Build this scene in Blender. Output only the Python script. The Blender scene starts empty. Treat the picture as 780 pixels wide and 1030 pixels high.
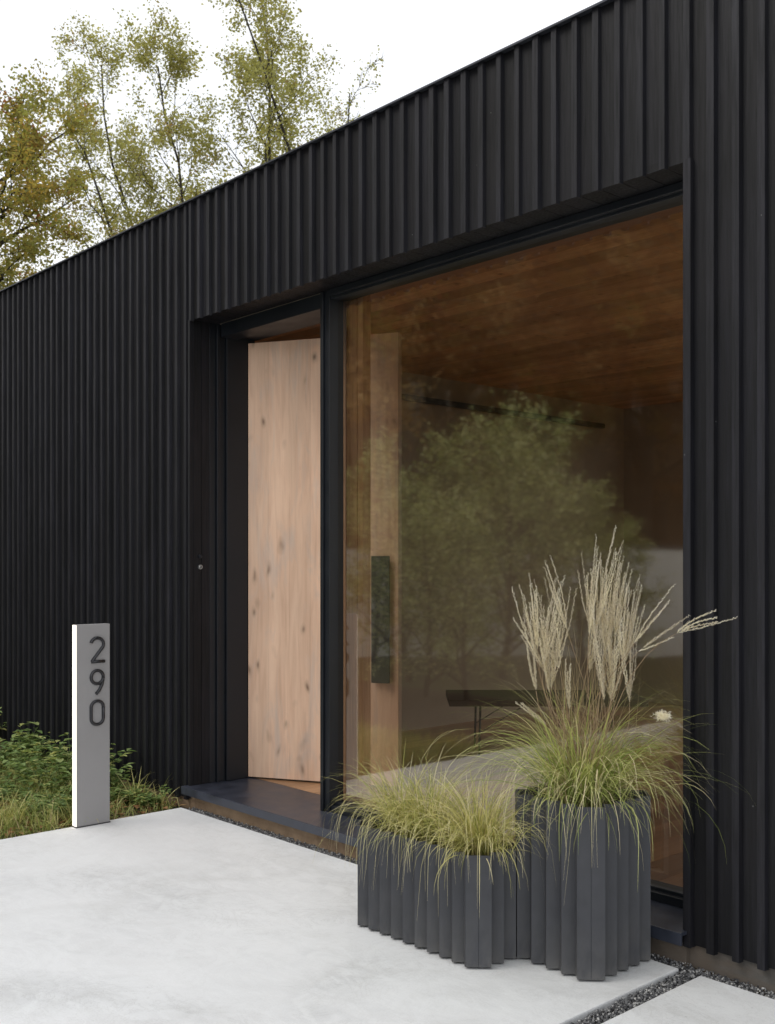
import bpy, bmesh, math, random
from mathutils import Vector, Matrix, noise
R = math.radians
S = bpy.context.scene
COL = S.collection
rnd = random.Random(7)
EYE = 1.45                       # camera height
FWD = Vector((-0.741, 0.672, 0)); RGT = Vector((0.672, 0.741, 0)); UP = Vector((0, 0, 1))

# ------------------------------------------------------------------ helpers
class MB:
    """collects boxes, ribbons and tubes into one mesh"""
    def __init__(s): s.v = []; s.f = []; s.t = []; s.sm = []
    def face(s, idx, tint=.5, smooth=False):
        s.f.append(idx); s.t.append(tint); s.sm.append(smooth)
    def quad(s, a, b, c, d, tint=.5):
        n = len(s.v); s.v += [tuple(a), tuple(b), tuple(c), tuple(d)]; s.face((n, n+1, n+2, n+3), tint)
    def tri(s, a, b, c, tint=.5):
        n = len(s.v); s.v += [tuple(a), tuple(b), tuple(c)]; s.face((n, n+1, n+2), tint)
    def box(s, x0, x1, y0, y1, z0, z1, tint=.5):
        n = len(s.v)
        s.v += [(x0,y0,z0),(x1,y0,z0),(x1,y1,z0),(x0,y1,z0),(x0,y0,z1),(x1,y0,z1),(x1,y1,z1),(x0,y1,z1)]
        for q in ((3,2,1,0),(4,5,6,7),(0,1,5,4),(1,2,6,5),(2,3,7,6),(3,0,4,7)):
            s.face(tuple(n+i for i in q), tint)
    def prism(s, poly, z0, z1, tint=.5, top=True, bottom=True):
        n = len(s.v); k = len(poly)
        s.v += [(x, y, z0) for x, y in poly] + [(x, y, z1) for x, y in poly]
        for i in range(k):
            j = (i+1) % k; s.face((n+i, n+j, n+k+j, n+k+i), tint)
        if top: s.face(tuple(n+k+i for i in range(k)), tint)
        if bottom: s.face(tuple(n+i for i in reversed(range(k))), tint)
    def tube(s, pts, rad, n=6, tint=.5, cap=True, smooth=True):
        pts = [Vector(p) for p in pts]
        if not hasattr(rad, '__len__'): rad = [rad]*len(pts)
        base = len(s.v); prev = None
        for i, p in enumerate(pts):
            d = (pts[min(i+1, len(pts)-1)] - pts[max(i-1, 0)])
            if d.length < 1e-9: d = Vector((0,0,1))
            d.normalize()
            if prev is None: a = d.orthogonal().normalized()
            else:
                a = prev - d*prev.dot(d)
                a = a.normalized() if a.length > 1e-6 else d.orthogonal().normalized()
            prev = a; b = d.cross(a)
            for k in range(n):
                an = 2*math.pi*k/n
                s.v.append(tuple(p + (a*math.cos(an) + b*math.sin(an))*rad[i]))
        for i in range(len(pts)-1):
            for k in range(n):
                k2 = (k+1) % n
                s.face((base+i*n+k, base+i*n+k2, base+(i+1)*n+k2, base+(i+1)*n+k), tint, smooth)
        if cap:
            s.face(tuple(base+k for k in reversed(range(n))), tint)
            s.face(tuple(base+(len(pts)-1)*n+k for k in range(n)), tint)
    def ribbon(s, pts, widths, side, tint0=.5, tint1=None):
        if tint1 is None: tint1 = tint0
        n = len(s.v); m = len(pts)
        for p, w in zip(pts, widths):
            s.v.append(tuple(p - side*w*.5)); s.v.append(tuple(p + side*w*.5))
        for i in range(m-1):
            t = tint0 + (tint1-tint0)*(i+.5)/(m-1)
            s.face((n+2*i, n+2*i+1, n+2*i+3, n+2*i+2), t, True)
    def build(s, name, mat, parent=None, bevel=0, loc=None):
        me = bpy.data.meshes.new(name); me.from_pydata(s.v, [], s.f)
        me.polygons.foreach_set('use_smooth', s.sm)
        at = me.attributes.new('tint', 'FLOAT', 'FACE'); at.data.foreach_set('value', s.t)
        me.materials.append(mat); me.update()
        o = bpy.data.objects.new(name, me); COL.objects.link(o)
        if parent: o.parent = parent
        if loc is not None: o.location = loc
        if bevel:
            b = o.modifiers.new('bevel', 'BEVEL'); b.width = bevel; b.segments = 2; b.limit_method = 'ANGLE'; b.angle_limit = R(35)
            b.harden_normals = False
        return o

def tag(o, label=None, cat=None, group=None, kind=None):
    if label: o['label'] = label
    if cat: o['category'] = cat
    if group: o['group'] = group
    if kind: o['kind'] = kind
    return o
def empty(name, loc=(0,0,0), rz=0, **k):
    o = bpy.data.objects.new(name, None); COL.objects.link(o); o.location = loc; o.rotation_euler = (0,0,rz)
    o.empty_display_size = .2
    return tag(o, **k)
def copy_tree(o, parent=None):
    c = o.copy(); COL.objects.link(c); c.parent = parent
    for ch in [x for x in bpy.data.objects if x.parent == o]: copy_tree(ch, c)
    return c

# ------------------------------------------------------------------ materials
def mat(name):
    m = bpy.data.materials.new(name); m.use_nodes = True
    nt = m.node_tree; b = nt.nodes['Principled BSDF']
    return m, nt, b
def N(nt, t, **k):
    n = nt.nodes.new(t)
    for a, v in k.items(): setattr(n, a, v)
    return n
def coords(nt, scale=(1,1,1), kind='Object'):
    tc = N(nt, 'ShaderNodeTexCoord'); mp = N(nt, 'ShaderNodeMapping')
    mp.inputs['Scale'].default_value = scale
    nt.links.new(tc.outputs[kind], mp.inputs['Vector']); return mp.outputs['Vector']
def noise_n(nt, vec, scale, detail=4, rough=.55, dist=0):
    n = N(nt, 'ShaderNodeTexNoise'); n.inputs['Scale'].default_value = scale
    n.inputs['Detail'].default_value = detail; n.inputs['Roughness'].default_value = rough
    n.inputs['Distortion'].default_value = dist
    nt.links.new(vec, n.inputs['Vector']); return n.outputs['Fac']
def ramp(nt, fac, stops, interp='LINEAR'):
    r = N(nt, 'ShaderNodeValToRGB'); cr = r.color_ramp; cr.interpolation = interp
    while len(cr.elements) < len(stops): cr.elements.new(.5)
    for e, (p, c) in zip(cr.elements, stops):
        e.position = p; e.color = (c, c, c, 1) if not hasattr(c, '__len__') else (*c, 1)
    nt.links.new(fac, r.inputs['Fac']); return r.outputs['Color']
def mixc(nt, fac, a, b, mode='MIX'):
    m = N(nt, 'ShaderNodeMix', data_type='RGBA', blend_type=mode)
    for sock, v in ((m.inputs['Factor'], fac), (m.inputs['A'], a), (m.inputs['B'], b)):
        if hasattr(v, 'default_value') or hasattr(v, 'links'): nt.links.new(v, sock)
        else: sock.default_value = v if not hasattr(v, '__len__') else (*v, 1)[:4]
    return m.outputs['Result']
def bump(nt, b, h, strength=.3, dist=.01):
    n = N(nt, 'ShaderNodeBump'); n.inputs['Strength'].default_value = strength; n.inputs['Distance'].default_value = dist
    nt.links.new(h, n.inputs['Height']); nt.links.new(n.outputs['Normal'], b.inputs['Normal'])
def attr(nt): return N(nt, 'ShaderNodeAttribute', attribute_name='tint').outputs['Fac']

def m_black_wood():
    m, nt, b = mat('black stained wood')
    v = coords(nt, (1, 1, .05)); g = noise_n(nt, v, 90, 5, .6, .4)
    v2 = coords(nt, (1, 1, .35)); g2 = noise_n(nt, v2, 5, 3)
    a = attr(nt)
    base = ramp(nt, a, [(0, (.0026, .0026, .0036)), (.5, (.0058, .0058, .0080)), (1, (.0115, .0113, .0148))])
    c = mixc(nt, 1, base, ramp(nt, g, [(.3, .5), (.7, 1.65)]), 'MULTIPLY')
    c = mixc(nt, 1, c, ramp(nt, noise_n(nt, coords(nt, (1, 1, .12)), 14, 3), [(.3, .6), (.7, 1.5)]), 'MULTIPLY')
    c = mixc(nt, ramp(nt, g2, [(.5, 0), (.8, .35)]), c, (.018, .0155, .018))
    # knots
    vo = N(nt, 'ShaderNodeTexVoronoi'); vo.inputs['Scale'].default_value = 3.1
    nt.links.new(coords(nt, (1.6, 1, .8)), vo.inputs['Vector'])
    c = mixc(nt, ramp(nt, vo.outputs['Distance'], [(.03, .8), (.075, 0)]), c, (.006, .006, .007))
    # tiny pale specks
    vs = N(nt, 'ShaderNodeTexVoronoi'); vs.inputs['Scale'].default_value = 7
    nt.links.new(coords(nt, (1, 1, 1)), vs.inputs['Vector'])
    c = mixc(nt, ramp(nt, vs.outputs['Distance'], [(.010, 1), (.016, 0)]), c, (.22, .22, .22))
    nt.links.new(c, b.inputs['Base Color'])
    nt.links.new(ramp(nt, g, [(.25, .7), (.75, .42)]), b.inputs['Roughness'])
    b.inputs['Specular IOR Level'].default_value = .36
    bump(nt, b, g, .35, .002)
    return m
def m_metal(name, col, rough=.4, met=0., spec=.5, var=.15, scale=6):
    m, nt, b = mat(name)
    g = noise_n(nt, coords(nt), scale, 5)
    c = mixc(nt, 1, col, ramp(nt, g, [(.3, 1-var), (.7, 1+var)]), 'MULTIPLY')
    nt.links.new(c, b.inputs['Base Color'])
    nt.links.new(ramp(nt, g, [(.3, rough-.06), (.7, rough+.08)]), b.inputs['Roughness'])
    b.inputs['Metallic'].default_value = met; b.inputs['Specular IOR Level'].default_value = spec
    return m
def m_concrete():
    m, nt, b = mat('pale concrete')
    v = coords(nt)
    a = noise_n(nt, v, 1.3, 6, .62, .6); c2 = noise_n(nt, coords(nt, (1, 2.2, 1)), 5, 8, .7, 1.2); f = noise_n(nt, v, 160, 3)
    c = ramp(nt, a, [(.3, (.57, .58, .585)), (.5, (.70, .71, .715)), (.68, (.80, .81, .815))])
    c = mixc(nt, ramp(nt, c2, [(.42, 0), (.6, .75)]), c, (.84, .855, .86))
    c = mixc(nt, ramp(nt, noise_n(nt, v, 2.1, 5, .7, 1.5), [(.5, 0), (.7, .5)]), c, (.47, .465, .445))
    w = noise_n(nt, coords(nt, (1, 1, 1)), 3.3, 9, .75, 2.5)
    c = mixc(nt, ramp(nt, w, [(.48, 0), (.5, .4), (.52, 0)]), c, (.38, .375, .36))
    vo = N(nt, 'ShaderNodeTexVoronoi'); vo.inputs['Scale'].default_value = 9; nt.links.new(v, vo.inputs['Vector'])
    c = mixc(nt, ramp(nt, vo.outputs['Distance'], [(.02, .6), (.05, 0)]), c, (.30, .30, .29))
    vp = N(nt, 'ShaderNodeTexVoronoi'); vp.inputs['Scale'].default_value = 38; nt.links.new(v, vp.inputs['Vector'])
    c = mixc(nt, ramp(nt, vp.outputs['Distance'], [(.05, .55), (.10, 0)]), c, (.33, .33, .32))
    c = mixc(nt, ramp(nt, noise_n(nt, coords(nt, (1, 1, 1)), .8, 6, .65, 1), [(.40, 0), (.58, .6)]), c, (.87, .88, .885))
    c = mixc(nt, .25, c, ramp(nt, f, [(.3, .56), (.7, .80)]))
    nt.links.new(c, b.inputs['Base Color']); b.inputs['Roughness'].default_value = .72
    nt.links.new(ramp(nt, c2, [(.35, .8), (.65, .5)]), b.inputs['Roughness'])
    b.inputs['Specular IOR Level'].default_value = .35
    bump(nt, b, c2, .18, .004)
    return m
def m_foundation():
    m, nt, b = mat('rough foundation concrete')
    v = coords(nt); a = noise_n(nt, v, 7, 7, .7); bb = noise_n(nt, coords(nt, (1, 1, 4)), 2, 4)
    c = ramp(nt, a, [(.3, (.075, .072, .068)), (.7, (.17, .165, .155))])
    c = mixc(nt, ramp(nt, bb, [(.45, 0), (.65, .7)]), c, (.17, .13, .095))
    sx = N(nt, 'ShaderNodeSeparateXYZ'); nt.links.new(v, sx.inputs[0])
    lf = ramp(nt, sx.outputs['X'], [(0, .85), (.6, 0)])   # rusty splash stains under the door sill
    c = mixc(nt, lf, c, ramp(nt, a, [(.3, (.20, .125, .07)), (.7, (.42, .29, .18))]))
    nt.links.new(c, b.inputs['Base Color']); b.inputs['Roughness'].default_value = .9; bump(nt, b, a, .6, .01)
    return m
def m_wood(name, cols, knots=True, scale=1., rough=.5, axis='z', var=1.):
    m, nt, b = mat(name)
    sc = {'z': (1, 1, .07), 'x': (.07, 1, 1), 'y': (1, .07, 1)}[axis]
    g = noise_n(nt, coords(nt, sc), 26*scale, 6, .6, 1.1)
    g2 = noise_n(nt, coords(nt, tuple(.25 if q != 1 else 1 for q in sc)), 6*scale, 3)
    c = ramp(nt, g, [(.15, cols[0]), (.5, cols[1]), (.9, cols[2])])
    c = mixc(nt, 1, c, ramp(nt, g2, [(.25, 1-.16*var), (.75, 1+.16*var)]), 'MULTIPLY')
    c = mixc(nt, 1, c, ramp(nt, attr(nt), [(0, .78), (1, 1.22)]), 'MULTIPLY')
    if knots: c = mixc(nt, ramp(nt, noise_n(nt, coords(nt, (2, 1, .5)), 4, 4, .6, 1), [(.5, 0), (.72, .4)]), c, tuple(sum(cols[1])/3*q for q in (.92, .86, .82)))
    if knots:
        vo = N(nt, 'ShaderNodeTexVoronoi'); vo.inputs['Scale'].default_value = 7.5; vo.inputs['Randomness'].default_value = 1
        w = N(nt, 'ShaderNodeTexNoise'); w.inputs['Scale'].default_value = 5; mp = coords(nt, (1.3, 1, .62))
        nt.links.new(mp, w.inputs['Vector'])
        ad = N(nt, 'ShaderNodeVectorMath', operation='ADD'); nt.links.new(mp, ad.inputs[0])
        sv = N(nt, 'ShaderNodeVectorMath', operation='SCALE'); sv.inputs['Scale'].default_value = .12
        nt.links.new(w.outputs['Color'], sv.inputs[0]); nt.links.new(sv.outputs[0], ad.inputs[1])
        nt.links.new(ad.outputs[0], vo.inputs['Vector'])
        sel = ramp(nt, noise_n(nt, coords(nt, (1, 1, 1)), 4.3, 2), [(.36, 0), (.5, 1)])
        k = mixc(nt, 1, ramp(nt, vo.outputs['Distance'], [(.03, 1), (.14, .28), (.26, 0)]), sel, 'MULTIPLY')
        c = mixc(nt, k, c, tuple(q*.46 for q in cols[0]))
    nt.links.new(c, b.inputs['Base Color']); b.inputs['Roughness'].default_value = rough
    b.inputs['Specular IOR Level'].default_value = .3
    bump(nt, b, g, .15, .002)
    return m
def m_leaf(name, stops, trans=.5, rough=.6, noise_scale=None, attr_mix=True):
    """foliage: colour from the per-face tint, part of the light passes through"""
    m, nt, b = mat(name)
    c = ramp(nt, attr(nt), stops)
    if noise_scale:
        g = noise_n(nt, coords(nt), noise_scale, 3)
        c = mixc(nt, 1, c, ramp(nt, g, [(.3, .65), (.7, 1.35)]), 'MULTIPLY')
    nt.links.new(c, b.inputs['Base Color']); b.inputs['Roughness'].default_value = rough
    b.inputs['Specular IOR Level'].default_value = .25
    tr = N(nt, 'ShaderNodeBsdfTranslucent'); nt.links.new(mixc(nt, 1, c, (1.25, 1.2, .8), 'MULTIPLY'), tr.inputs['Color'])
    mx = N(nt, 'ShaderNodeMixShader'); mx.inputs[0].default_value = trans
    nt.links.new(b.outputs[0], mx.inputs[1]); nt.links.new(tr.outputs[0], mx.inputs[2])
    nt.links.new(mx.outputs[0], nt.nodes['Material Output'].inputs['Surface'])
    return m
def m_glass():
    m = bpy.data.materials.new('window glass'); m.use_nodes = True; nt = m.node_tree; nt.nodes.clear()
    out = N(nt, 'ShaderNodeOutputMaterial'); mx = N(nt, 'ShaderNodeMixShader')
    tr = N(nt, 'ShaderNodeBsdfTransparent'); tr.inputs[0].default_value = (.88, .84, .76, 1)
    gl = N(nt, 'ShaderNodeBsdfGlossy'); gl.inputs['Roughness'].default_value = .034
    gl.inputs['Color'].default_value = (1, .95, .86, 1)
    fr = N(nt, 'ShaderNodeFresnel'); fr.inputs['IOR'].default_value = 1.52
    mu = N(nt, 'ShaderNodeMath', operation='MULTIPLY'); mu.use_clamp = True; mu.inputs[1].default_value = 4.6   # both faces of two panes
    nt.links.new(fr.outputs[0], mu.inputs[0]); nt.links.new(mu.outputs[0], mx.inputs[0])
    bp = N(nt, 'ShaderNodeBump'); bp.inputs['Strength'].default_value = .012; bp.inputs['Distance'].default_value = .02
    nt.links.new(noise_n(nt, coords(nt, (.7, 1, 2.2)), 3.2, 1), bp.inputs['Height']); nt.links.new(bp.outputs[0], gl.inputs['Normal'])
    nt.links.new(tr.outputs[0], mx.inputs[1]); nt.links.new(gl.outputs[0], mx.inputs[2]); nt.links.new(mx.outputs[0], out.inputs[0])
    return m
def m_ground(name, stops, scale=3, rough=.95):
    m, nt, b = mat(name); v = coords(nt)
    a = noise_n(nt, v, scale, 8, .7); f = noise_n(nt, v, scale*18, 4)
    c = mixc(nt, .4, ramp(nt, a, stops), ramp(nt, f, stops))
    nt.links.new(c, b.inputs['Base Color']); b.inputs['Roughness'].default_value = rough; bump(nt, b, f, .8, .03)
    return m
def m_emit(name, col, s):
    m, nt, b = mat(name); b.inputs['Base Color'].default_value = (*col, 1)
    b.inputs['Emission Color'].default_value = (*col, 1); b.inputs['Emission Strength'].default_value = s
    b.inputs['Roughness'].default_value = .4
    return m

BLACK = m_black_wood()
FRAME = m_metal('black window metal', (.0075, .0095, .0135), .42, 0, .5, .12)
SILL = m_metal('dark sill metal', (.034, .039, .056), .36, 0, .6, .3, 9)
FLASH = m_metal('roof flashing metal', (.07, .075, .09), .4, .6, .5)
CONC = m_concrete(); FOUND = m_foundation()
DOORW = m_wood('pale knotty door wood', [(.60, .37, .25), (.76, .51, .355), (.88, .63, .455)], True, 1.0, .5, var=.7)
DOORE = m_wood('raw door edge wood', [(.30, .20, .14), (.42, .29, .20), (.5, .36, .26)], False)
CEIL = m_wood('warm ceiling boards', [(.44, .23, .125), (.60, .335, .19), (.72, .44, .27)], True, .8, .45, 'x')
PIER = m_wood('cedar boards', [(.36, .19, .10), (.56, .32, .18), (.72, .46, .28)], False, 1.5, .5)
FLOORW = m_wood('oak floor', [(.36, .20, .10), (.48, .28, .15), (.58, .36, .21)], False, .8, .35, 'y')
IWALL = m_metal('grey brown plaster', (.40, .325, .245), .8, 0, .2, .08, 2)
PLANT = m_metal('charcoal planter metal', (.050, .052, .060), .5, 0, .45, .1, 20)
_nt = PLANT.node_tree; _b = _nt.nodes['Principled BSDF']; _old = _b.inputs['Base Color'].links[0].from_socket
_sx = N(_nt, 'ShaderNodeSeparateXYZ'); _nt.links.new(coords(_nt), _sx.inputs[0])
_h = ramp(_nt, _sx.outputs['Z'], [(.0, .75), (.05, .3), (.22, .03)]); _d = ramp(_nt, noise_n(_nt, coords(_nt, (1, 1, .4)), 11, 5, .7), [(.35, .1), (.65, 1)])
_nt.links.new(mixc(_nt, mixc(_nt, 1, _h, _d, 'MULTIPLY'), _old, (.17, .165, .155)), _b.inputs['Base Color'])
SOIL = m_ground('potting soil', [(.3, (.012, .009, .007)), (.7, (.05, .035, .025))], 30)
ALU = m_metal('grey bollard paint', (.31, .303, .305), .5, 0, .35, .05, 3)
DIGIT = m_metal('dark digit metal', (.05, .05, .054), .28, .75, .7)
LED = m_emit('lit white acrylic', (1, .90, .78), 1.25)
DARKM = m_metal('dark bronze', (.02, .018, .017), .4, .4)
PULLM = m_metal('bronze pull', (.05, .045, .04), .6, 0)
CHROME = m_metal('steel', (.5, .5, .5), .3, 1)
WHITEW = m_metal('white render', (.88, .88, .88), .8, 0, .2, .1, 1.5)
BARK = m_ground('grey brown bark', [(.3, (.035, .028, .022)), (.7, (.10, .085, .07))], 9)
TABLE = m_wood('dark table wood', [(.05, .03, .02), (.08, .05, .03), (.11, .07, .045)], False)
PEB = m_ground('pebble stone', [(.2, (.05, .05, .055)), (.5, (.16, .16, .17)), (.8, (.42, .42, .42))], 40)

# ------------------------------------------------------------------ setting
GR = m_ground('meadow ground', [(.3, (.050, .042, .018)), (.55, (.075, .085, .030)), (.75, (.12, .10, .05))], .6)
mb = MB()
n = 60; ext = 400.
def gh(x, y):
    d = math.hypot(x, y); ang = math.atan2(-y, -x)     # added sky-blocking rise to the south-west, well behind the photographer
    h = -0.05
    return h
mb.quad((-ext,-ext,-.055), (ext,-ext,-.055), (ext,ext,-.055), (-ext,ext,-.055))
tag(mb.build('ground', GR), kind='structure')
# hill added behind the camera, blocks white sky in the glass reflection
LITTER = m_ground('leaf litter on added hill', [(.3, (.028, .022, .012)), (.55, (.055, .040, .018)), (.75, (.11, .062, .022))], .35)
mb = MB(); nx, ny = 60, 26
cen = Vector((-.66, -.75, 0)); side = Vector((-.75, .66, 0))
def hill(u, v):      # u across, v away
    p = cen*(20 + v*75) + side*u*80
    z = -.08 + 27*(v**1.1) + 1.3*noise.noise(Vector((u*7, v*6, 2)))*min(1, v*8)
    z *= max(0, 1-abs(u)**3)
    return (p.x, p.y, z - (.3 if v == 0 else 0))
for j in range(ny+1):
    for i in range(nx+1): mb.v.append(hill(-1+2*i/nx, j/ny))
for j in range(ny):
    for i in range(nx):
        a = j*(nx+1)+i; mb.face((a, a+1, a+nx+2, a+nx+1), .5, True)
tag(mb.build('sky_block_hill', LITTER), kind='structure')

def rough_edge(pts): return pts
mb = MB(); mb.box(-5.50, -2.105, -9, 3.325, -.10, 0)
tag(mb.build('patio_slab', CONC, bevel=.006), kind='structure')
mb = MB(); mb.box(-2.020, 3.6, -9, 3.325, -.10, 0)
tag(mb.build('patio_slab', CONC, bevel=.006), kind='structure')
# soil bed left of the patio
BED = m_ground('garden soil', [(.3, (.03, .022, .014)), (.55, (.07, .05, .03)), (.75, (.13, .09, .05))], 6)
mb = MB(); mb.box(-16, -5.503, -1.5, 3.405, -.12, -.03)
tag(mb.build('garden_bed', BED), kind='structure')
mb = MB(); mb.box(-5.50, 3.6, 3.28, 3.44, -.09, -.026); mb.box(-2.12, -2.0, -9, 3.28, -.09, -.0262)
tag(mb.build('gravel_bed', BED), kind='structure')
# pebbles
mb = MB(); ICO = None
bm = bmesh.new(); bmesh.ops.create_icosphere(bm, subdivisions=1, radius=1); ICO = ([v.co.copy() for v in bm.verts], [[v.index for v in f.verts] for f in bm.faces]); bm.free()
def pebble(x, y, z, r):
    q = Matrix.Rotation(rnd.random()*6.3, 3, 'Z') @ Matrix.Rotation(rnd.random()*6.3, 3, 'X')
    sx, sy, sz = r*rnd.uniform(.7, 1.3), r*rnd.uniform(.7, 1.2), r*rnd.uniform(.55, .9)
    nb = len(mb.v); t = rnd.random()
    for c in ICO[0]:
        w = q @ Vector((c.x*sx, c.y*sy, c.z*sz)); mb.v.append((x+w.x, y+w.y, z+w.z))
    for f in ICO[1]: mb.face(tuple(nb+i for i in f), t)
for k in range(11000): pebble(rnd.uniform(-5.49, -1.0), rnd.uniform(3.333, 3.408), rnd.uniform(-.030, -.008), rnd.uniform(.0028, .0056))
for k in range(6000): pebble(rnd.uniform(-2.098, -2.027), rnd.uniform(1.5, 3.333), rnd.uniform(-.030, -.008), rnd.uniform(.0028, .0056))
PEBM, nt, b = mat('grey gravel')
nt.links.new(ramp(nt, attr(nt), [(0, (.035, .035, .04)), (.45, (.13, .13, .135)), (.8, (.26, .26, .26)), (1, (.55, .54, .52))]), b.inputs['Base Color']); b.inputs['Roughness'].default_value = .8
tag(mb.build('gravel', PEBM), kind='stuff', label='dark grey gravel filling the joints beside the concrete patio', cat='gravel')

# ------------------------------------------------------------------ the house
YF = 3.415            # face of the boards; battens stand proud of it
X0, X1 = -5.52, -2.127
ZL, ZT = 2.93, 3.645
house = empty('modern_house', (-3.8, 3.6, 0), label='black timber clad modern house with flat roof and tall window', cat='house')
inv = Matrix.Translation((3.8, -3.6, 0))
class HB(MB):
    def hb(s, name, m, parent=None, bevel=0):
        s.v = [(x+3.8, y-3.6, z) for x, y, z in s.v]
        if parent is None: parent = house
        return s.build(name, m, parent, bevel)
crnd = random.Random(3)
mb = HB()
def clad(xa, xb, z0, z1, first=None):
    """board and batten cladding along X"""
    x = xa; p = .1005
    edges = []
    k = 0
    while x < xb-.02:
        w = p + crnd.uniform(-.006, .006)
        x2 = min(xb, x+w)
        tb = crnd.uniform(.0, .62); dy = crnd.uniform(-.002, .002)
        mb.box(x, x2-.0015, YF+dy, YF+.02, z0(x), z1, tb)
        # batten with slightly splayed sides on the joint
        bw = .012 + crnd.uniform(0, .003); d = .019 + crnd.uniform(-.002, .003)
        y0, y1 = YF+.001, YF-d; zz0 = z0(x)-.008; zz1 = z1-.001
        poly = [(x-bw-.004, y0), (x-bw, y1), (x+bw, y1), (x+bw+.004, y0)]
        if x > xa+.02 or first: mb.prism(poly, zz0, zz1, crnd.uniform(.65, 1))  # battens tinted paler than the boards, painting in their lit edges
        x = x2
clad(-16.2, X0, lambda x: .03, ZT)
clad(X0, X1+.005, lambda x: ZL, ZT, True)
clad(X1+.005, 3.6, lambda x: .062, ZT, True)
# corner trims of the opening
mb.prism([(X1-.001, YF+.11), (X1-.001, YF-.024), (X1+.026, YF-.024), (X1+.026, YF+.11)], .055, ZL-.001, .8)
mb.box(X0-.022, X0+.0, YF-.020, YF+.10, .10, ZL-.001, .5)
# backing of the boards, sides of the house
mb.box(-16.2, X0-.004, YF+.02, YF+.16, .0, ZT-.01, .3)
mb.box(X0, X1, YF+.02, YF+.16, ZL+.03, ZT-.01, .3)
mb.box(X1+.03, 3.6, YF+.02, YF+.16, .06, ZT-.01, .3)
mb.hb('wall', BLACK)
# left return with narrow boards
mb = HB()
xr = X0+.003
for i, (a, c) in enumerate([(3.42, 3.475), (3.477, 3.53)]): mb.box(X0-.02, xr+.002*i, a, c, .118, ZL, .25+.2*i)
mb.hb('return_wall', BLACK)
mb = HB(); mb.box(X0, X1, YF+.001, 3.60, ZL+.004, ZL+.03, .15)
for i in range(34): mb.box(X0+.1*i, X0+.1*i+.0975, YF+.002, 3.595, ZL+.0005, ZL+.004, rnd.random()*.5)
mb.hb('soffit', BLACK)
mb = HB(); mb.box(-16.2, 3.6, YF-.03, YF+.10, ZT+.001, ZT+.005); mb.box(-16.2, 3.6, YF-.032, YF-.029, ZT-.004, ZT+.005)
mb.hb('roof_flashing', FLASH)
mb = HB(); mb.box(-16.2, 3.6, YF+.1, 10, ZT-.14, ZT-.02); mb.hb('roof', FRAME)
# foundation (stained, rough cast)
mb = HB(); mb.box(-16.2, 3.6, 3.43, 3.56, -.3, .057); mb.box(X0, X1, 3.405, 3.43, -.3, .064); mb.hb('foundation', FOUND)
# metal sill
mb = HB()
mb.box(X0-.03, X1+.012, 3.358, 3.62, .102, .114); mb.box(X0-.03, X1+.012, 3.352, 3.362, .068, .1145)
mb.box(X0, X1, 3.62, 3.83, .095, .1125)
mb.hb('sill', SILL, bevel=.0015)
# door frame: stepped mouldings on the left, head
mb = HB()
mb.box(X0-.05, X0+.006, 3.531, 3.575, .115, ZL); mb.box(X0-.05, X0+.020, 3.577, 3.600, .115, ZL); mb.box(X0-.05, X0+.010, 3.602, 3.640, .115, ZL)
mb.box(X0-.05, X0+.028, 3.642, 3.795, .1145, ZL); mb.box(X0-.05, X0+.016, 3.797, 3.86, .1145, ZL)
mb.box(X0+.028, -4.488, 3.60, 3.72, 2.848, ZL); mb.box(X0+.028, -4.488, 3.72, 3.86, 2.862, ZL-.001)
mb.hb('door_frame', FRAME, bevel=.002)
# mullion between door and window
mb = HB(); mb.box(-4.488, -4.425, 3.590, 3.69, .1148, ZL); mb.box(-4.490, -4.466, 3.578, 3.590, .1148, ZL-.001); mb.hb('mullion', FRAME, bevel=.002)
# big window: frame + pane
WX0, WX1, WZ0, WZ1 = -4.425, X1-.002, .16, 2.885
win = HB()
win.box(WX0, X1, 3.60, 3.70, WZ1, ZL); win.box(WX0, X1, 3.575, 3.60, WZ1+.012, ZL-.001)
win.box(WX0, X1, 3.60, 3.70, .1146, .150); win.box(WX0, X1, 3.625, 3.70, .150, WZ0+.004)
win.box(X1-.03, X1, 3.60, 3.70, .115, ZL-.001)
window = win.hb('window', FRAME, bevel=.002)
mb = MB(); mb.quad((WX0+3.8-.01, .05, WZ0), (WX1+3.8-.02, .05, WZ0), (WX1+3.8-.02, .05, WZ1), (WX0+3.8-.01, .05, WZ1))
mb.build('pane', m_glass(), window)
# door leaf, hinged left, opened 29 degrees inwards
dl = MB(); W = .99
k = 7
tints = [.45, .62, .5, .7, .4, .58, .5]
for i in range(k): dl.box(W*i/k, W*(i+1)/k-.0004, 0, .055, 0, 2.715, tints[i])
door = dl.build('door', DOORW, house)
door.location = (X0+.03+3.8, 3.80-3.6, .122); door.rotation_euler = (0, 0, R(29))
e = MB(); e.box(W, W+.004, .0015, .0535, 0.001, 2.714); e.build('edge_band', DOORE, door)
h = MB(); h.box(W-.16, W-.045, -.035, -.022, .62, 1.38); h.box(W-.15, W-.055, -.022, 0, .66, .70); h.box(W-.15, W-.055, -.022, 0, 1.30, 1.34); h.build('door_pull', PULLM, door, .003)
mb = MB(); mb.box(.02, W-.02, .006, .05, -.004, -.0005); mb.build('weather_strip', DARKM, door)
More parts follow.
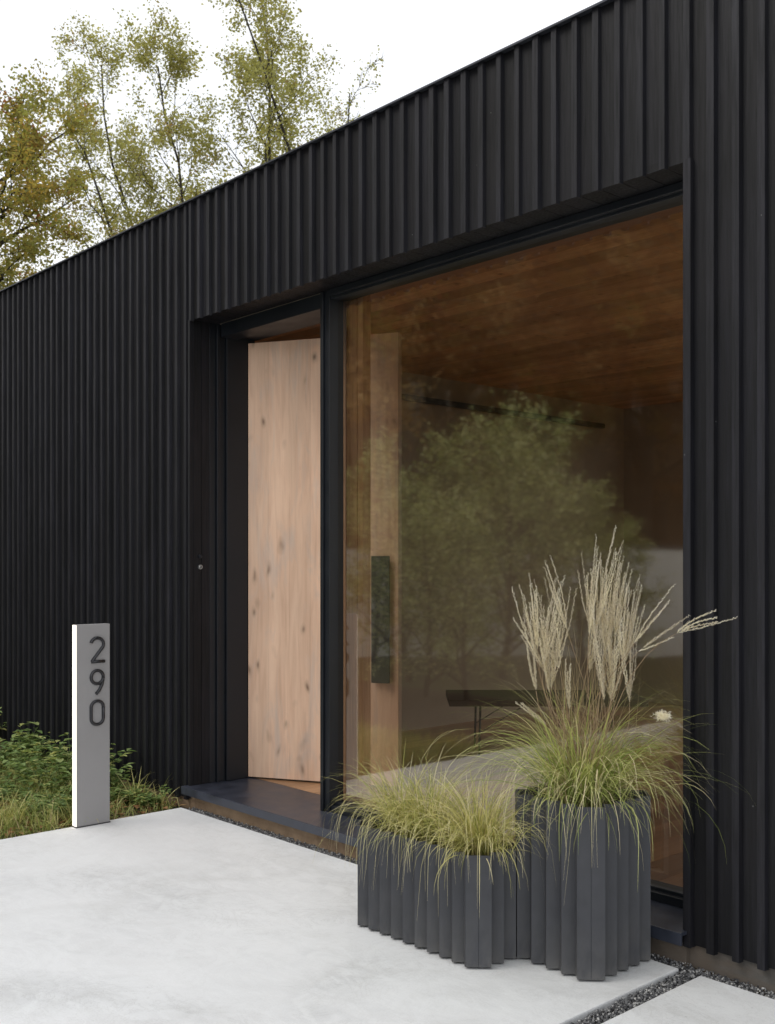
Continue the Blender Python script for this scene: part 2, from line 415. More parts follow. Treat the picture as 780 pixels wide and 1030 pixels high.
# small round lock and sensor on the return
def disc(name, y, z, r, m, inner=None):
    q = MB(); q.tube([(0, 0, 0), (.010, 0, 0)], [r, r], 20, smooth=False); q.tube([(.010, 0, 0), (.013, 0, 0)], [r*.8, r*.55], 20)
    o = q.build(name, m, house); o.location = (X0+.005+3.8, y-3.6, z)
    q = MB(); q.tube([(.013, 0, 0), (.0138, 0, 0)], [r*.4, r*.4], 14); q.build('lock_core', FRAME, o)
disc('key_switch', 3.462, 1.436, .014, CHROME); disc('motion_sensor', 3.462, 1.50, .012, FRAME)
# inside of the house
CZ = 3.0
mb = HB(); rr = random.Random(9)
y = 3.72
while y < 9.0:
    mb.box(-16, 3.4, y, min(9.0, y+.139), CZ-.1*0, CZ+.03, rr.random()); y += .141
mb.hb('ceiling', CEIL)
mb = HB(); x = -7.4
while x < 3.4: mb.box(x, x+.1785, 3.84, 9.0, .06, .1105, rr.random()); x += .18
mb.hb('floor', FLOORW)
mb = HB()
mb.box(-7.4, -6.2, 5.6, 9.2, .1, CZ)          # left room wall
mb.box(-6.2, -5.3, 8.8, 9.0, .1, CZ); mb.box(3.0, 3.6, 8.8, 9.0, .1, CZ)
mb.box(-5.3, 3.0, 8.8, 9.0, 2.95, CZ)
mb.box(3.3, 3.5, 3.6, 4.4, .1, CZ); mb.box(-7.4, -7.2, 3.6, 5.6, .1, CZ)  # right wall left mostly open, out of view, to admit more daylight
mb.box(-7.4, X0-.05, 3.6, 3.8, .1, CZ); mb.box(X1, 3.6, 3.6, 3.66, .1, CZ)
mb.box(-16, 3.6, 3.575, 3.60, ZL+.03, ZT-.14); mb.box(-16, 3.6, 3.605, 3.72, ZL+.001, ZT-.14)
mb.hb('interior_wall', IWALL)
mb = HB()
for i in range(6): mb.box(-4.60+.046*i, -4.557+.046*i, 3.74+.003*(i % 2), 3.80, .1105, CZ-.002, rr.random())
mb.hb('interior_pier', PIER)
mb = HB(); mb.box(-5.3, 3.0, 8.90, 8.94, .1, .2); mb.box(-5.3, 3.0, 8.90, 8.94, 2.87, 2.95)  # unseen rear glazing, added so daylight brightens the room
for i in range(6): mb.box(-5.3+1.64*i, -5.24+1.64*i, 8.885, 8.955, .2, 2.87)
mb.hb('added_rear_window', FRAME)

# track light on the room wall
tl = empty('track_light', (-6.12, 5.6, 2.78), label='long black linear track light high inside behind the glass', cat='track light')
mb = MB(); mb.box(-.02, .02, 0, 2.75, -.022, .022); mb.build('rail', DARKM, tl)
for yy in (.15, 1.35, 2.6):
    mb = MB(); mb.box(-.078, -.02, yy, yy+.03, -.01, .01); mb.build('bracket', DARKM, tl)
# table inside
tb = empty('low_table', (-5.04, 5.72, .1105), R(47), label='low dark wooden table on thin legs inside the room', cat='table')
mb = MB(); mb.box(-.42, .95, -.30, .30, .36, .405); mb.build('tabletop', TABLE, tb, .003)
for sx in (-.2, .72):
    for sy in (-.22, .22):
        mb = MB(); mb.tube([(sx, sy, .36), (sx-.01, sy, 0)], .008, 8); mb.build('leg', DARKM, tb)
for sy in (-.22, .22):
    mb = MB(); mb.tube([(-.2, sy, .17), (.1, sy, .355)], .004, 6); mb.build('brace', DARKM, tb)

# ------------------------------------------------------------------ house-number bollard
bo = empty('house_number_post', (-5.475, 2.725, 0), label='grey rectangular post with house number 290 standing on patio edge', cat='house number sign')
mb = MB(); mb.box(-.022, .024, -.0915, .108, .004, 1.118); mb.build('post_body', ALU, bo, .0015)
mb = MB(); mb.box(-.0225, .0238, -.094, -.0917, .006, 1.1165); mb.build('light_strip', LED, bo, .001)
mb = MB(); mb.box(-.027, .029, -.096, .110, 0, .0038); mb.build('base_plate', FRAME, bo)
def stroke(digit, pts, z0, r=.009):
    """rounded raised stroke on the +X face; pts in (across, up) units of the digit height"""
    q = MB(); P = [(.0, .030 + (a-.31)*.152, z0 + b*.148) for a, b in pts]
    q.tube(P, r, 10)
    o = q.build(digit, DIGIT, bo); o.location = (.0262, 0, 0); o.scale = (1.25, 1, 1); return o
def arc(cx, cy, rx, ry, a0, a1, n=14): return [(cx+rx*math.cos(R(a0+(a1-a0)*i/n)), cy+ry*math.sin(R(a0+(a1-a0)*i/n))) for i in range(n+1)]
zt = EYE-(641.5-568)/1062*5.86   # top of the 2
H1 = .148
two = arc(.31, .70, .25, .24, 165, -25) + [(.10, .06), (.08, .05), (.60, .05)]
nine = arc(.31, .68, .25, .25, -60, 300, 28)[::-1]
nine = arc(.31, .68, .24, .25, 0, 360, 28) + [(.54, .60), (.50, .40), (.40, .20), (.26, .04)]
zero = arc(.31, .72, .24, .22, 0, 180, 12) + arc(.31, .28, .24, .22, 180, 360, 12) + [(.55, .5), (.55, .72)]
stroke('digit_two', two, zt-.142); stroke('digit_nine', nine, zt-.142-.180); stroke('digit_zero', zero, zt-.142-.352)

# ------------------------------------------------------------------ planters
def pleats(x0, y0, nx, ny, p):
    pts = []; d = p/2
    for i in range(nx): pts += [(x0+i*p, y0), (x0+i*p+d, y0-d)]
    for i in range(ny): pts += [(x0+nx*p, y0+i*p), (x0+nx*p+d, y0+i*p+d)]
    for i in range(nx): pts += [(x0+(nx-i)*p, y0+ny*p), (x0+(nx-i)*p-d, y0+ny*p+d)]
    for i in range(ny): pts += [(x0, y0+(ny-i)*p), (x0-d, y0+(ny-i)*p-d)]
    return pts
def planter(xr_, yf, nx, ny, p, h, label):
    x0 = xr_-nx*p; cx, cy = x0+nx*p/2, yf+ny*p/2
    root = empty('planter', (cx, cy, 0), label=label, cat='planter', group='charcoal pleated metal planters')
    out = [(x-cx, y-cy) for x, y in pleats(x0, yf, nx, ny, p)]
    # every fold stands slightly off its neighbour so that a fine seam shows
    w = MB(); k = len(out); t = .006
    def inset(q):
        l = 1 - t*1.6/max(.1, math.hypot(*q)); return (q[0]*l, q[1]*l)
    inn = [inset(q) for q in out]
    z0 = .009
    for i in range(k):
        j = (i+1) % k; a, b_, c, d_ = out[i], out[j], inn[j], inn[i]
        w.quad((*a, z0), (*b_, z0), (*b_, h), (*a, h)); w.quad((*d_, h), (*c, h), (*c, z0), (*d_, z0))
        w.quad((*a, h), (*b_, h), (*c, h), (*d_, h)); w.quad((*d_, z0), (*c, z0), (*b_, z0), (*a, z0))
    # seams at the corners: thin dark reveal
    shell = w.build('shell', PLANT, root)
    hw, hh = nx*p/2-.03, ny*p/2-.03
    f = MB(); f.box(-hw, hw, -hh, hh, 0, .0085); f.build('foot', FRAME, root)
    s = MB(); N_ = 14
    for j in range(N_):
        for i in range(N_):
            xx0, xx1 = -hw-.026+(2*hw+.052)*i/N_, -hw-.026+(2*hw+.052)*(i+1)/N_
            yy0, yy1 = -hh-.026+(2*hh+.052)*j/N_, -hh-.026+(2*hh+.052)*(j+1)/N_
            g = lambda a, c: h-.035+.012*noise.noise(Vector((a*14, c*14, h)))
            s.quad((xx0, yy0, g(xx0, yy0)), (xx1, yy0, g(xx1, yy0)), (xx1, yy1, g(xx1, yy1)), (xx0, yy1, g(xx0, yy1)))
    s.build('soil', SOIL, root)
    e = MB(); d = p/2
    for sx in (1,):
        e.box(nx*p/2-.0015, nx*p/2+.0004, -ny*p/2-.0006, -ny*p/2+.0015, z0+.002, h-.002)
    e.build('seam', FRAME, root)
    return (cx, cy)
low_c = planter(-2.578, 2.778, 10, 3, .066, .408, 'low long charcoal pleated planter holding yellow green sedge')
tall_c = planter(-2.238, 2.984, 5, 5, .0685, .607, 'tall square charcoal pleated planter holding feathery plumed grass')

# ------------------------------------------------------------------ grasses
def blade(mb, p, az, L, lean, droop, w, t0, t1, seg=8, r_=rnd, ymax=None):
    d = Vector((math.cos(az), math.sin(az), 0)); pts = []; a = lean; q = Vector(p)
    wob = r_.uniform(-.5, .5)
    ws = []
    for i in range(seg+1):
        s = i/seg; pts.append(q.copy()); ws.append(w*(1-s**2.2)*min(1, .55+s*3)+.0003)
        if ymax is not None and q.y > ymax and d.y > 0: d.y *= -.2; d.x += .3*(1 if d.x > 0 else -1); d.normalize()
        st = L/seg; q = q + (d*math.sin(a) + UP*math.cos(a))*st
        d = (Matrix.Rotation(wob*.22, 3, 'Z') @ d)
        a = min(a + droop*(.4+1.2*s)/seg, 3.0)
    side = (UP.cross(d)).normalized()
    side = (side + UP*r_.uniform(-.5, .5)).normalized()
    mb.ribbon(pts, ws, side, t0, t1)
SEDGE = m_leaf('sedge blades', [(0, (.46, .35, .24)), (.25, (.20, .25, .07)), (.5, (.43, .43, .14)), (.75, (.66, .61, .27)), (1, (.84, .76, .52))], .35, .5)
MISC = m_leaf('silver grass blades', [(0, (.50, .36, .25)), (.25, (.17, .23, .055)), (.5, (.34, .41, .12)), (.75, (.60, .62, .25)), (1, (.82, .72, .50))], .35, .5)
PLUME = m_leaf('cream seed plume', [(0, (.44, .38, .33)), (.5, (.74, .69, .63)), (1, (.95, .93, .90))], .5, .8)
def sedge(name, loc, nbl, hgt, spread, label, tone, seed):
    g = random.Random(seed); root = empty(name, loc, label=label, cat='grass plant', group='sedge tufts in the low planter')
    m = MB()
    for i in range(nbl):
        a = g.random()*6.283; rr_ = abs(g.gauss(0, .035))
        L = hgt*g.uniform(.5, 1.45); lean = abs(g.gauss(.38, .32))
        dr = g.uniform(1.2, 2.9)*spread
        t = min(1, max(0, g.gauss(tone, .2)))
        if g.random() < .12: t = g.choice((0, .98))
        blade(m, (rr_*math.cos(a)*1.5, rr_*math.sin(a), 0), a+g.gauss(0, .5), L, lean, dr, g.uniform(.0019, .0036), t-.05, min(1, t+.22), 8, g)
    for i in range(int(nbl*.05)):
        a = g.uniform(-2.9, -.2) if g.random() < .75 else g.random()*6.283
        blade(m, (g.gauss(0, .05), g.gauss(0, .03), 0), a, g.uniform(.42, .66), g.uniform(.25, .7), g.uniform(3.2, 4.8), g.uniform(.0012, .0022), .5, 1, 14, g)
    m.build('blades', SEDGE, root)
    return root
lz = .375
sedge('sedge_plant', (-3.08, 2.885, lz), 400, .30, 1.0, 'leftmost green sedge tuft spilling over the low planter end', .38, 11)
sedge('sedge_plant', (-2.93, 2.87, lz), 560, .31, 1.0, 'middle sedge tuft in the low planter with long arching tips', .46, 12)
sedge('sedge_plant', (-2.67, 2.88, lz), 760, .30, 1.1, 'rightmost and brightest yellow sedge tuft beside the tall planter', .56, 13)

# plumed grass
mg = empty('silver_grass', (tall_c[0], tall_c[1], .57), label='tall silver grass with cream feathery plumes in the tall planter', cat='grass plant')
g = random.Random(21); m = MB()
for i in range(1050):
    a = g.random()*6.283; rr_ = abs(g.gauss(0, .06))
    L = g.uniform(.20, .60); lean = abs(g.gauss(.50, .33)); t = min(1, max(0, g.gauss(.44, .17)))
    if g.random() < .2: t = g.choice((0, 1., .95))
    blade(m, (rr_*math.cos(a), rr_*math.sin(a), 0), a+g.gauss(0, .4), L, lean, g.uniform(1.0, 2.9), g.uniform(.0020, .0048), t-.04, min(1, t+.28), 9, g, .20)
for i in range(60):
    a = g.uniform(-2.9, .3); blade(m, (g.gauss(0, .07), g.gauss(0, .05), 0), a, g.uniform(.45, .8), g.uniform(.35, .8), g.uniform(2.6, 4.2), g.uniform(.0013, .0024), .6, 1, 14, g, .18)
for i in range(130):      # straight dry shoots
    a = g.random()*6.283; blade(m, (g.gauss(0, .06), g.gauss(0, .05), 0), a, g.uniform(.35, .75), abs(g.gauss(.1, .14)), g.uniform(.1, .9), g.uniform(.0012, .0022), 0, .1, 8, g, .18)
m.build('blades', MISC, mg)
# stems and seed heads: (sideways, height of tip, away, sideways lean of the head, length, fullness)
heads = [(-.215,.78,.02,-.22,.24,7),(-.20,.66,-.05,-.28,.22,6),(-.175,.85,.06,-.10,.26,8),(-.165,.64,-.02,-.16,.23,9),(-.13,.90,.0,-.30,.25,6),
         (-.125,.72,.05,-.06,.24,8),(-.10,.78,-.03,.0,.24,8),(-.075,.68,.0,.04,.24,9),(-.06,.75,.06,.05,.22,6),
         (.03,.88,.02,-.06,.25,7),(.05,.92,-.02,.05,.27,9),(.075,.80,.03,.02,.30,11),(.095,.89,.05,.08,.28,10),(.12,.965,-.01,.22,.28,8),(.10,.72,-.05,-.02,.32,12),
         (.135,.86,.03,.10,.28,11),(.155,.90,.0,.16,.26,8),(.17,.80,-.03,.12,.26,11),(.19,.86,.05,.16,.22,8),(.21,.78,.0,.12,.24,12),(.145,.62,-.06,.06,.22,9),
         (-.25,.42,-.05,-.62,.16,4),(.04,.66,-.06,-.02,.26,9),
         (.291,.79,-.105,.62,.20,4),(.332,.72,-.151,.85,.20,4),(.456,.745,-.316,1.15,.19,5),
         (-.235,.70,.03,-.34,.22,5),(-.15,.76,-.03,-.2,.25,7),(.06,.70,.0,-.12,.30,9),(.165,.68,-.03,.03,.28,10),(-.05,.56,-.06,.02,.2,5)]
for i, (s, z, dd, ln, L, full) in enumerate(heads):
    z *= .965; s *= .96
    g = random.Random(100+i)
    tip = RGT*s + FWD*dd + UP*z
    hd = (RGT*math.sin(ln) + UP*math.cos(ln)).normalized()
    start = tip - hd*L
    base = Vector((g.uniform(-.07, .07), g.uniform(-.05, .05), 0))
    pts = []; hd = (hd + RGT*g.gauss(0, .09) + FWD*g.gauss(0, .1)).normalized(); start = tip - hd*L
    c1 = base + UP*(start.z*.55) + RGT*(start.dot(RGT)*.25); c2 = start - hd*L*.8
    for k in range(9):
        t = k/8; pts.append(base*(1-t)**3 + c1*3*t*(1-t)**2 + c2*3*t*t*(1-t) + start*t**3)
    st = MB(); st.tube(pts, [.0018-.0009*k/8 for k in range(9)], 5, tint=.03)
    so = st.build('stem', MISC, mg)
    pl = MB()
    for r_ in range(max(3, int(full*.9))):
        az = g.random()*6.283; sp = g.uniform(.03, .27)*(1.5 if abs(ln) > .5 else 1)
        side = hd.orthogonal(); side.rotate(Matrix.Rotation(az, 3, hd)); side.normalize()
        q = start + hd*L*g.uniform(0, .12); LL = L*g.uniform(.42, .88); P = []; sgn = g.uniform(.3, 1)
        for k in range(9):
            t = k/8; P.append(q.copy()); d = (hd + side*(sp*(1.4-1.3*t)) + UP*(-.25*t*sgn*abs(ln)) + RGT*(.10*t*sgn*(1 if s > 0 else -1)*(abs(ln)+.15))).normalized(); q = q + d*LL/8
        tt = g.uniform(.35, .9)
        pl.tube(P, [.0006]*9, 3, tint=tt*.7, cap=False)
        for k in range(70):      # spikelets: fine hairs hugging the raceme
            t = k/46; j = min(7, int(t*8)); f = t*8-j; c = P[j].lerp(P[j+1], f); ax = (P[j+1]-P[j]).normalized()
            o = ax.orthogonal(); o.rotate(Matrix.Rotation(g.random()*6.283, 3, ax)); o.normalize()
            hl = g.uniform(.010, .024)*(1-.5*t)
            e = c + ax*hl*.85 + o*hl*.5
            sd = ax.cross(o)*.0011
            pl.tri(c-sd, c+sd, e, min(1, tt+g.uniform(-.2, .25)))
            e2 = c + ax*hl*.5 + o*.004
            pl.quad(c, c+sd*1.4+ax*.002, e2+sd*.6+ax*.003, e2, min(1, tt+g.uniform(-.3, .1)))
    pl.build('plume', PLUME, mg)
# spent pale seed tuft
g = random.Random(5); m = MB(); c0 = RGT*.275 + UP*.335 + FWD*-.10
for k in range(420):
    v = Vector((g.gauss(0, 1), g.gauss(0, 1), g.gauss(0, 1))).normalized(); c = c0 + Vector((g.gauss(0, .012), g.gauss(0, .012), g.gauss(0, .006)))
    e = c + v*.016; sd = v.orthogonal().normalized()*.0012; m.tri(c-sd, c+sd, e, g.uniform(.6, 1))
m.build('seed_tuft', PLUME, mg)

# ------------------------------------------------------------------ weeds beside the patio
WEED = m_leaf('weed leaves', [(0, (.07, .10, .03)), (.35, (.17, .26, .08)), (.7, (.34, .44, .17)), (1, (.60, .58, .22))], .35, .5)
GRS = m_leaf('lawn grass', [(0, (.55, .42, .26)), (.3, (.20, .25, .07)), (.65, (.36, .41, .13)), (1, (.66, .60, .28))], .3, .6)
def leaf(mb, p, d, L, w, t, g, n_up=UP):
    """pointed leaf folded along its midrib"""
    d = d.normalized(); s = d.cross(n_up); s = s.normalized() if s.length > .01 else d.orthogonal().normalized(); nn = s.cross(d)
    a = p + d*L*.38 + s*w*.5 + nn*w*.16; b = p + d*L*.38 - s*w*.5 + nn*w*.16; m_ = p + d*L*.42 - nn*w*.05; e = p + d*L - nn*L*.15
    a2 = p + d*L*.75 + s*w*.3 + nn*w*.05 - nn*L*.06; b2 = p + d*L*.75 - s*w*.3 + nn*w*.05 - nn*L*.06
    mb.tri(p, m_, a, t); mb.tri(p, b, m_, t); mb.tri(m_, a2, a, t*.97); mb.tri(m_, b, b2, t*.97); mb.tri(m_, e, a2, t); mb.tri(m_, b2, e, t)
protos = []
def make_weed(seed, hgt, ls, name):
    g = random.Random(seed); root = empty(name); lm = MB(); sm = MB()
    for k in range(g.randint(6, 9)):
        az = g.random()*6.283; ln = g.uniform(.05, .75); L = hgt*g.uniform(.6, 1.1)
        q = Vector((g.uniform(-.02, .02), g.uniform(-.02, .02), 0)); a = ln; P = [q.copy()]
        dirv = Vector((math.cos(az), math.sin(az), 0))
        for i in range(7):
            q = q + (dirv*math.sin(a) + UP*math.cos(a))*L/7; a += .09; P.append(q.copy())
            if i > 0:
                for sgn in (-1, 1, 0):
                    d = Matrix.Rotation(sgn*1.2+g.uniform(-.4, .4)+i*1.3, 3, 'Z') @ dirv
                    d = (d + UP*g.uniform(-.15, .55)).normalized()
                    leaf(lm, q + d*.006, d, ls*g.uniform(.6, 1.15), ls*g.uniform(.38, .55), min(1, max(0, g.gauss(.5, .27))), g)
        sm.tube(P, [.0025-.0015*i/7 for i in range(8)], 4, tint=.4)
    lm.build('leaves', WEED, root); sm.build('stem', WEED, root)
    return root
wp = [make_weed(31, .30, .075, 'leafy_weed'), make_weed(32, .22, .055, 'leafy_weed'), make_weed(33, .38, .065, 'leafy_weed'), make_weed(34, .16, .045, 'leafy_weed')]
used = set(); g = random.Random(77)
spots = []
for i in range(62):
    x = -5.62-abs(g.gauss(0, 1.0))*1.25 - (.1 if i % 3 else 0); y = g.uniform(2.55, 3.34)
    if x > -5.75 and y < 2.75: continue
    if x > -6.0 and g.random() < .45: continue
    spots.append((x, y))
GW = 'leafy green weeds growing between patio and black wall'
for i, (x, y) in enumerate(spots):
    near = x > -6.1
    k = 3 if near else (g.choice((0, 2, 0, 1)) if y > 2.85 else g.choice((1, 3, 3)))
    o = wp[k] if k not in used else copy_tree(wp[k]); used.add(k)
    o.location = (x, y, -.03); o.rotation_euler = (0, 0, g.random()*6.283); s = g.uniform(.8, 1.15); o.scale = (s, s, s)
    tag(o, 'leafy green weed among the weeds between patio and black wall', 'weed', GW)
for k in range(4):
    if k not in used: wp[k].location = (-7.2-.3*k, 3.0, -.03); tag(wp[k], 'leafy green weed among the weeds between patio and black wall', 'weed', GW)
m = MB()
for i in range(21000):
    x = -5.53-abs(g.gauss(0, 1.7)); y = g.uniform(1.2, 3.36)
    if x < -9.5: continue
    if x > -6.0 and y > 2.85 and g.random() < .6: continue
    cl = noise.noise(Vector((x*3, y*3, 0)))
    L = (.05+.13*max(0, cl+.35))*g.uniform(.7, 1.7)
    t = min(1, max(0, g.gauss(.5+.5*cl, .2))); t = g.choice((0, 1)) if g.random() < .12 else t
    blade(m, (x, y, -.03), g.random()*6.283, L*1.1, abs(g.gauss(.6, .45)), g.uniform(.3, 2.4), g.uniform(.003, .0065), t, min(1, t+.12), 5, g)
tag(m.build('grass', GRS), 'short tufted green grass covering the bed left of patio', 'grass', kind='stuff')
m = MB()
DRY = m_leaf('dry fallen leaves', [(0, (.10, .05, .02)), (.5, (.26, .13, .05)), (1, (.42, .27, .13))], .2, .7)
for i in range(700):
    x = -5.55-abs(g.gauss(0, 1.1)); y = g.uniform(2.3, 3.38); az = g.random()*6.283
    leaf(m, Vector((x, y, -.02+g.random()*.03)), Vector((math.cos(az), math.sin(az), g.uniform(-.1, .5))), g.uniform(.03, .06), g.uniform(.02, .035), g.random(), g)
tag(m.build('fallen_leaves', DRY), 'dry brown fallen leaves scattered on the garden bed soil', 'fallen leaves', kind='stuff')
# two arching grass clumps at the slab corner
for (x, y, nb, hh, lab, sd) in ((-5.66, 3.28, 16, .16, 'small arching grass tuft at the patio corner by the sill', 5), (-5.83, 3.22, 22, .24, 'taller upright grass tuft against black wall right of the post', 6)):
    g2 = random.Random(sd); r0 = empty('grass_tuft', (x, y, -.03), label=lab, cat='grass plant'); m = MB()
    for i in range(nb): blade(m, (g2.gauss(0, .012), g2.gauss(0, .012), 0), g2.random()*6.28, hh*g2.uniform(.6, 1.2), abs(g2.gauss(.25, .3)), g2.uniform(.5, 2.6), g2.uniform(.004, .008), .8, 1, 7, g2)
    m.build('blades', GRS, r0)

# ------------------------------------------------------------------ trees
OAK = m_leaf('olive and rust leaves', [(0, (.38, .15, .07)), (.25, (.30, .22, .08)), (.55, (.36, .33, .10)), (.8, (.26, .28, .09)), (1, (.50, .36, .10))], .6, .6)
BIRCH = m_leaf('pale olive leaves', [(0, (.38, .26, .13)), (.3, (.33, .32, .13)), (.7, (.43, .43, .17)), (1, (.55, .50, .20))], .55, .6)
RUST = m_leaf('orange autumn leaves', [(0, (.13, .07, .035)), (.4, (.33, .19, .08)), (.75, (.50, .33, .15)), (1, (.62, .50, .25))], .4, .6)
GREEN = m_leaf('deep green leaves', [(0, (.10, .13, .05)), (.5, (.34, .42, .16)), (1, (.78, .80, .45))], .35, .6)
def tree_mesh(seed, h, trunk_r, start, nprim, plen, up, leaf_n, leaf_s, spread, wig=.12, tone=.5, lean=(0, 0), levels=3, tvar=.2, rust=0):
    g = random.Random(seed); tm = MB(); lm = MB(); tips = []
    def limb(p, d, L, r, lv):
        n_ = max(4, int(L/ .35)) if lv < 2 else 4
        n_ = min(n_, 12)
        pts = [p.copy()]; rad = [r]; q = p.copy(); dd = d.copy()
        for i in range(n_):
            wg = wig*(.6 if lv == 0 else 1.1)
            dd = (dd + Vector((g.gauss(0, wg), g.gauss(0, wg), g.gauss(0, wg*.7) + up*.06))).normalized()
            q = q + dd*L/n_; pts.append(q.copy()); rad.append(r*(1-.8*(i+1)/n_))
        tm.tube(pts, rad, 7 if lv == 0 else (5 if lv == 1 else 3), cap=False)
        if lv >= levels:
            tips.append((pts, L)); return
        if lv == levels-1: tips.append((pts[len(pts)//2:], L))
        nc = nprim if lv == 0 else g.randint(4, 6)
        for c in range(nc):
            f = (start + (1-start)*(c+g.random())/nc) if lv == 0 else (.25+.72*(c+g.random()*.8)/nc)
            f = min(.98, f); j = min(n_-1, int(f*n_)); t = f*n_-j; pp = pts[j].lerp(pts[j+1], t)
            ax = (pts[j+1]-pts[j]).normalized(); o = ax.orthogonal(); o.rotate(Matrix.Rotation(c*2.4+g.uniform(-.5, .5), 3, ax)); o.normalize()
            an = g.uniform(.55, 1.05)*spread
            nd = (ax*math.cos(an) + o*math.sin(an) + UP*.12*up).normalized()
            if lv == 0: LL = plen*g.uniform(.7, 1.15)*(1.05-.55*(f-start)/(1-start+.001))
            else: LL = L*g.uniform(.35, .6)
            limb(pp, nd, LL, max(.006, rad[j]*g.uniform(.42, .62)), lv+1)
    d0 = Vector((lean[0], lean[1], 1)).normalized()
    limb(Vector((0, 0, -.1)), d0, h, trunk_r, 0)
    for pts, L in tips:
        dens = g.uniform(.15, 1.8); tt = g.gauss(tone, tvar*.8)
        if rust and g.random() < rust: tt = .02
        for k in range(int(leaf_n*dens*1.45)):
            j = g.randrange(len(pts)-1); c = pts[j].lerp(pts[j+1], g.random()) + Vector((g.gauss(0, 1), g.gauss(0, 1), g.gauss(0, .8)))*leaf_s*1.5
            d = Vector((g.gauss(0, 1), g.gauss(0, 1), g.gauss(-.3, .7))).normalized(); s = d.orthogonal(); s.rotate(Matrix.Rotation(g.random()*6.28, 3, d)); s.normalize()
            l = leaf_s*g.uniform(.6, 1.25); w = l*.34; t = min(1, max(0, tt+g.gauss(0, tvar*.6)))
            lm.quad(c, c+d*l*.5+s*w, c+d*l, c+d*l*.5-s*w, t)
    return tm, lm
def make_tree(name, label, cat, loc, lmat, args, group=None, rz=0):
    root = empty(name, loc, rz, label=label, cat=cat, group=group)
    tm, lm = tree_mesh(**args)
    tm.build('trunk', BARK, root); lm.build('crown', lmat, root)
    return root
def at(px, depth): 
    u = (px-390)/1062; v = (FWD + RGT*u)*depth; return (v.x, v.y, -.05)
make_tree('oak_tree', 'broad olive and yellow leaved tree at the far left beyond the roof', 'tree', at(-74, 22), OAK,
          dict(seed=4, h=9.9, trunk_r=.24, start=.45, nprim=22, plen=4.0, up=.25, leaf_n=66, leaf_s=.07, spread=1.25, wig=.2, tone=.66, rust=.04))
make_tree('rust_tree', 'small rust tinged tree between the broad tree and the slender ones', 'tree', at(84, 24), OAK,
          dict(seed=8, h=9.0, trunk_r=.12, start=.55, nprim=11, plen=2.1, up=.5, leaf_n=24, leaf_s=.065, spread=1.2, wig=.17, tone=.4, rust=.22))
SL = 'slender pale leaved trees rising beyond the roof'
for px, dep, sd_, h_, np_, pl_, ln_, lean_, lab in (
    (150, 25, 15, 12.9, 14, 2.6, 15, (.01, 0), 'slender forked tree with thin leaves, leftmost of the slender group'),
    (216, 25, 16, 13.6, 15, 2.4, 22, (-.01, -.01), 'slender tree with dense olive leaf clumps near the middle of the group'),
    (200, 26, 17, 14.4, 13, 2.3, 17, (.03, .03), 'right leaning slender tree second from the left of the group'),
    (226, 27, 27, 13.9, 13, 2.4, 18, (.012, .012), 'broad slender tree filling the gap between the middle and tallest trees'),
    (288, 25, 18, 15.6, 15, 2.3, 20, (.005, .01), 'tallest slender tree whose top leaves the picture'),
    (328, 26, 23, 14.7, 13, 2.0, 17, (.012, .012), 'rightmost slender tree with pale thin crown')):
    make_tree('slender_tree', lab, 'tree', at(px, dep), BIRCH,
          dict(seed=sd_, h=h_, trunk_r=.085, start=.46, nprim=np_, plen=pl_*1.12, up=.8, leaf_n=ln_, leaf_s=.078, spread=1.0, wig=.15, tone=.55, lean=lean_), SL)
make_tree('sapling', 'thin sparse sapling tip showing just right of the slender trees', 'tree', at(362, 22), BIRCH,
          dict(seed=19, h=10.9, trunk_r=.06, start=.5, nprim=9, plen=1.5, up=.7, leaf_n=4, leaf_s=.06, spread=.9, wig=.14, tone=.5))

# trees and wall behind the photographer: they are what the glass reflects
fa = make_tree('autumn_tree', None, None, (0, 0, 0), RUST, dict(seed=41, h=13, trunk_r=.22, start=.25, nprim=16, plen=4.2, up=.6, leaf_n=34, leaf_s=.125, spread=1.0, tone=.5, tvar=.3))
fb = make_tree('autumn_tree', None, None, (0, 0, 0), OAK, dict(seed=42, h=14, trunk_r=.24, start=.3, nprim=16, plen=4.0, up=.7, leaf_n=30, leaf_s=.125, spread=.95, tone=.4, tvar=.3, rust=.2))
fc = make_tree('green_tree', None, None, (0, 0, 0), GREEN, dict(seed=43, h=5.0, trunk_r=.09, start=.08, nprim=20, plen=1.9, up=.2, leaf_n=7, leaf_s=.10, spread=1.1, tone=.5, tvar=.45))
def mirr(px, depth):
    u = (px-390)/1062; v = (FWD + RGT*u)*depth; return v.x, 7.30-v.y
g = random.Random(55); used2 = set()
def put(proto, x, y, z, s, label, cat, group):
    o = proto if proto.name not in used2 else copy_tree(proto); used2.add(proto.name)
    o.location = (x, y, z); o.rotation_euler = (0, 0, g.random()*6.283); o.scale = (s, s, s*g.uniform(.9, 1.1)); tag(o, label, cat, group)
for row, (dep, cnt, sc) in enumerate(((27, 11, .95), (34, 12, 1.1), (43, 13, 1.3), (54, 14, 1.5))):
    for i in range(cnt):
        px = 180 + (700*(i+g.uniform(.1, .9))/cnt); x, y = mirr(px, dep*g.uniform(.92, 1.08))
        d = Vector((x, y, 0)).dot(cen); v_ = max(0, (d-20)/75); z = 27*v_**1.1
        put(fa if g.random() < .5 else fb, x, y, z-.6, sc*g.uniform(.8, 1.1), 'autumn tree on the added slope mirrored in the big window', 'tree', 'autumn trees mirrored in the window glass')
for px, dep, s in ((375, 15.5, .55), (412, 13.6, .50), (448, 15.4, .60), (470, 11.5, .36), (505, 13.8, .58), (545, 15.6, .64), (590, 14.2, .50), (428, 11.8, .38), (625, 15.8, .42)):
    x, y = mirr(px, dep); put(fc, x, y, -.06, s, 'bushy green tree in front of the white garden wall, mirrored in glass', 'tree', 'bushy green trees mirrored in the window glass')
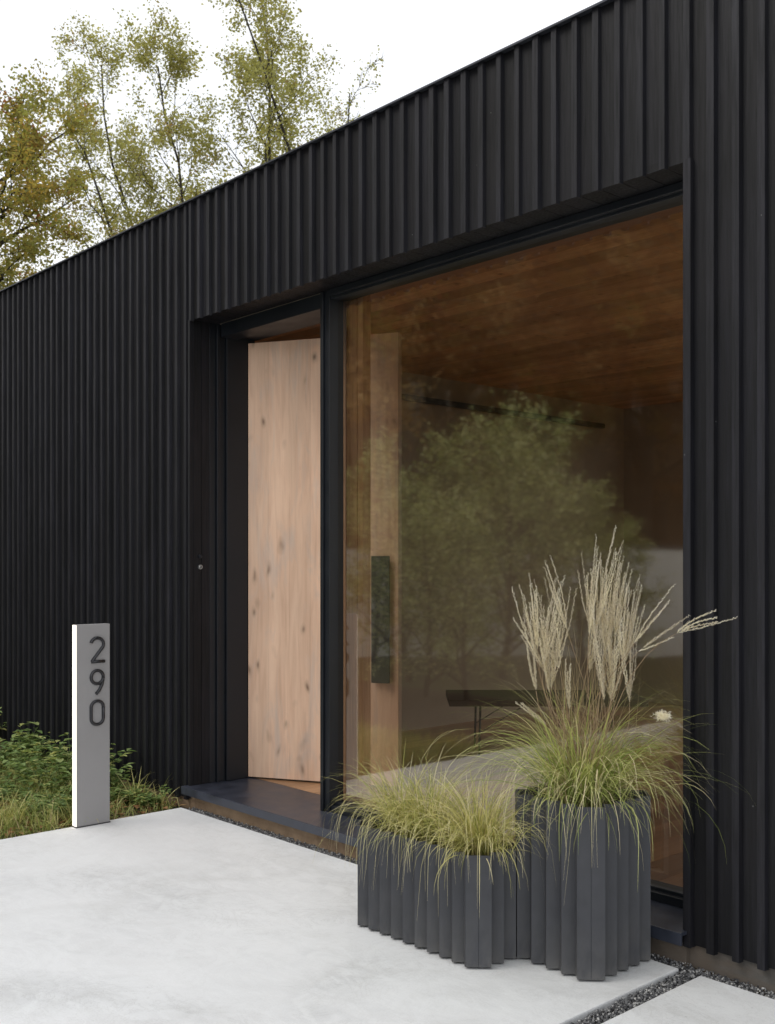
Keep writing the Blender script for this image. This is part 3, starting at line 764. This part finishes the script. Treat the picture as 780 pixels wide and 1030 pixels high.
wa = Vector((*mirr(250, 17.5), 0)); wb = Vector((*mirr(820, 17.5), 0)); wd = (wb-wa); wl = wd.length; ang = math.atan2(wd.y, wd.x)
gw = empty('garden_wall', (wa.x, wa.y, -.055), ang, label='low white rendered garden wall mirrored in the window', cat='wall')
m = MB(); m.box(0, wl, 0, .2, 0, 1.78); m.build('wall_panel', WHITEW, gw)
m = MB(); m.box(-.03, wl+.03, -.03, .23, 1.78, 1.83); m.build('coping', FLASH, gw)

# ------------------------------------------------------------------ light, sky, camera
w = bpy.data.worlds.new('World'); S.world = w; w.use_nodes = True; nt = w.node_tree
bg = nt.nodes['Background']
sky = N(nt, 'ShaderNodeTexSky', sky_type='NISHITA'); sky.sun_disc = False
SUN_EL, SUN_AZ = R(48), R(205)
sky.sun_elevation = SUN_EL; sky.sun_rotation = SUN_AZ; sky.air_density = 1.5; sky.dust_density = 4
sc_ = N(nt, 'ShaderNodeVectorMath', operation='SCALE'); sc_.inputs['Scale'].default_value = .08; nt.links.new(sky.outputs[0], sc_.inputs[0])
cl = ramp(nt, noise_n(nt, coords(nt, (1, 1, 2.5), 'Generated'), 2.2, 5), [(.3, (1.0, 1.03, 1.08)), (.7, (1.16, 1.17, 1.18))])
mx = mixc(nt, .88, sc_.outputs[0], cl)
nt.links.new(mx, bg.inputs['Color']); bg.inputs['Strength'].default_value = 1.18
sun = bpy.data.lights.new('sun', 'SUN'); sun.energy = .8; sun.angle = R(28); sun.color = (1, .96, .90)
so = bpy.data.objects.new('sun', sun); COL.objects.link(so)
sd = Vector((math.sin(SUN_AZ)*math.cos(SUN_EL), math.cos(SUN_AZ)*math.cos(SUN_EL), math.sin(SUN_EL)))
so.rotation_euler = sd.to_track_quat('Z', 'Y').to_euler(); so.location = (-4, -6, 9)
cam = bpy.data.cameras.new('camera'); co = bpy.data.objects.new('camera', cam); COL.objects.link(co)
co.location = (0, 0, EYE); co.rotation_euler = (R(90), 0, math.atan2(.741, .672))
cam.sensor_fit = 'HORIZONTAL'; cam.sensor_width = 36; cam.lens = 1062*36/780; cam.shift_y = 53/780
cam.clip_start = .05; cam.clip_end = 1500
cam.dof.use_dof = True; cam.dof.focus_distance = 5.0; cam.dof.aperture_fstop = 9
S.camera = co
S.view_settings.view_transform = 'Standard'; S.view_settings.look = 'None'; S.view_settings.exposure = 0
S.cycles.max_bounces = 8; S.cycles.transparent_max_bounces = 8
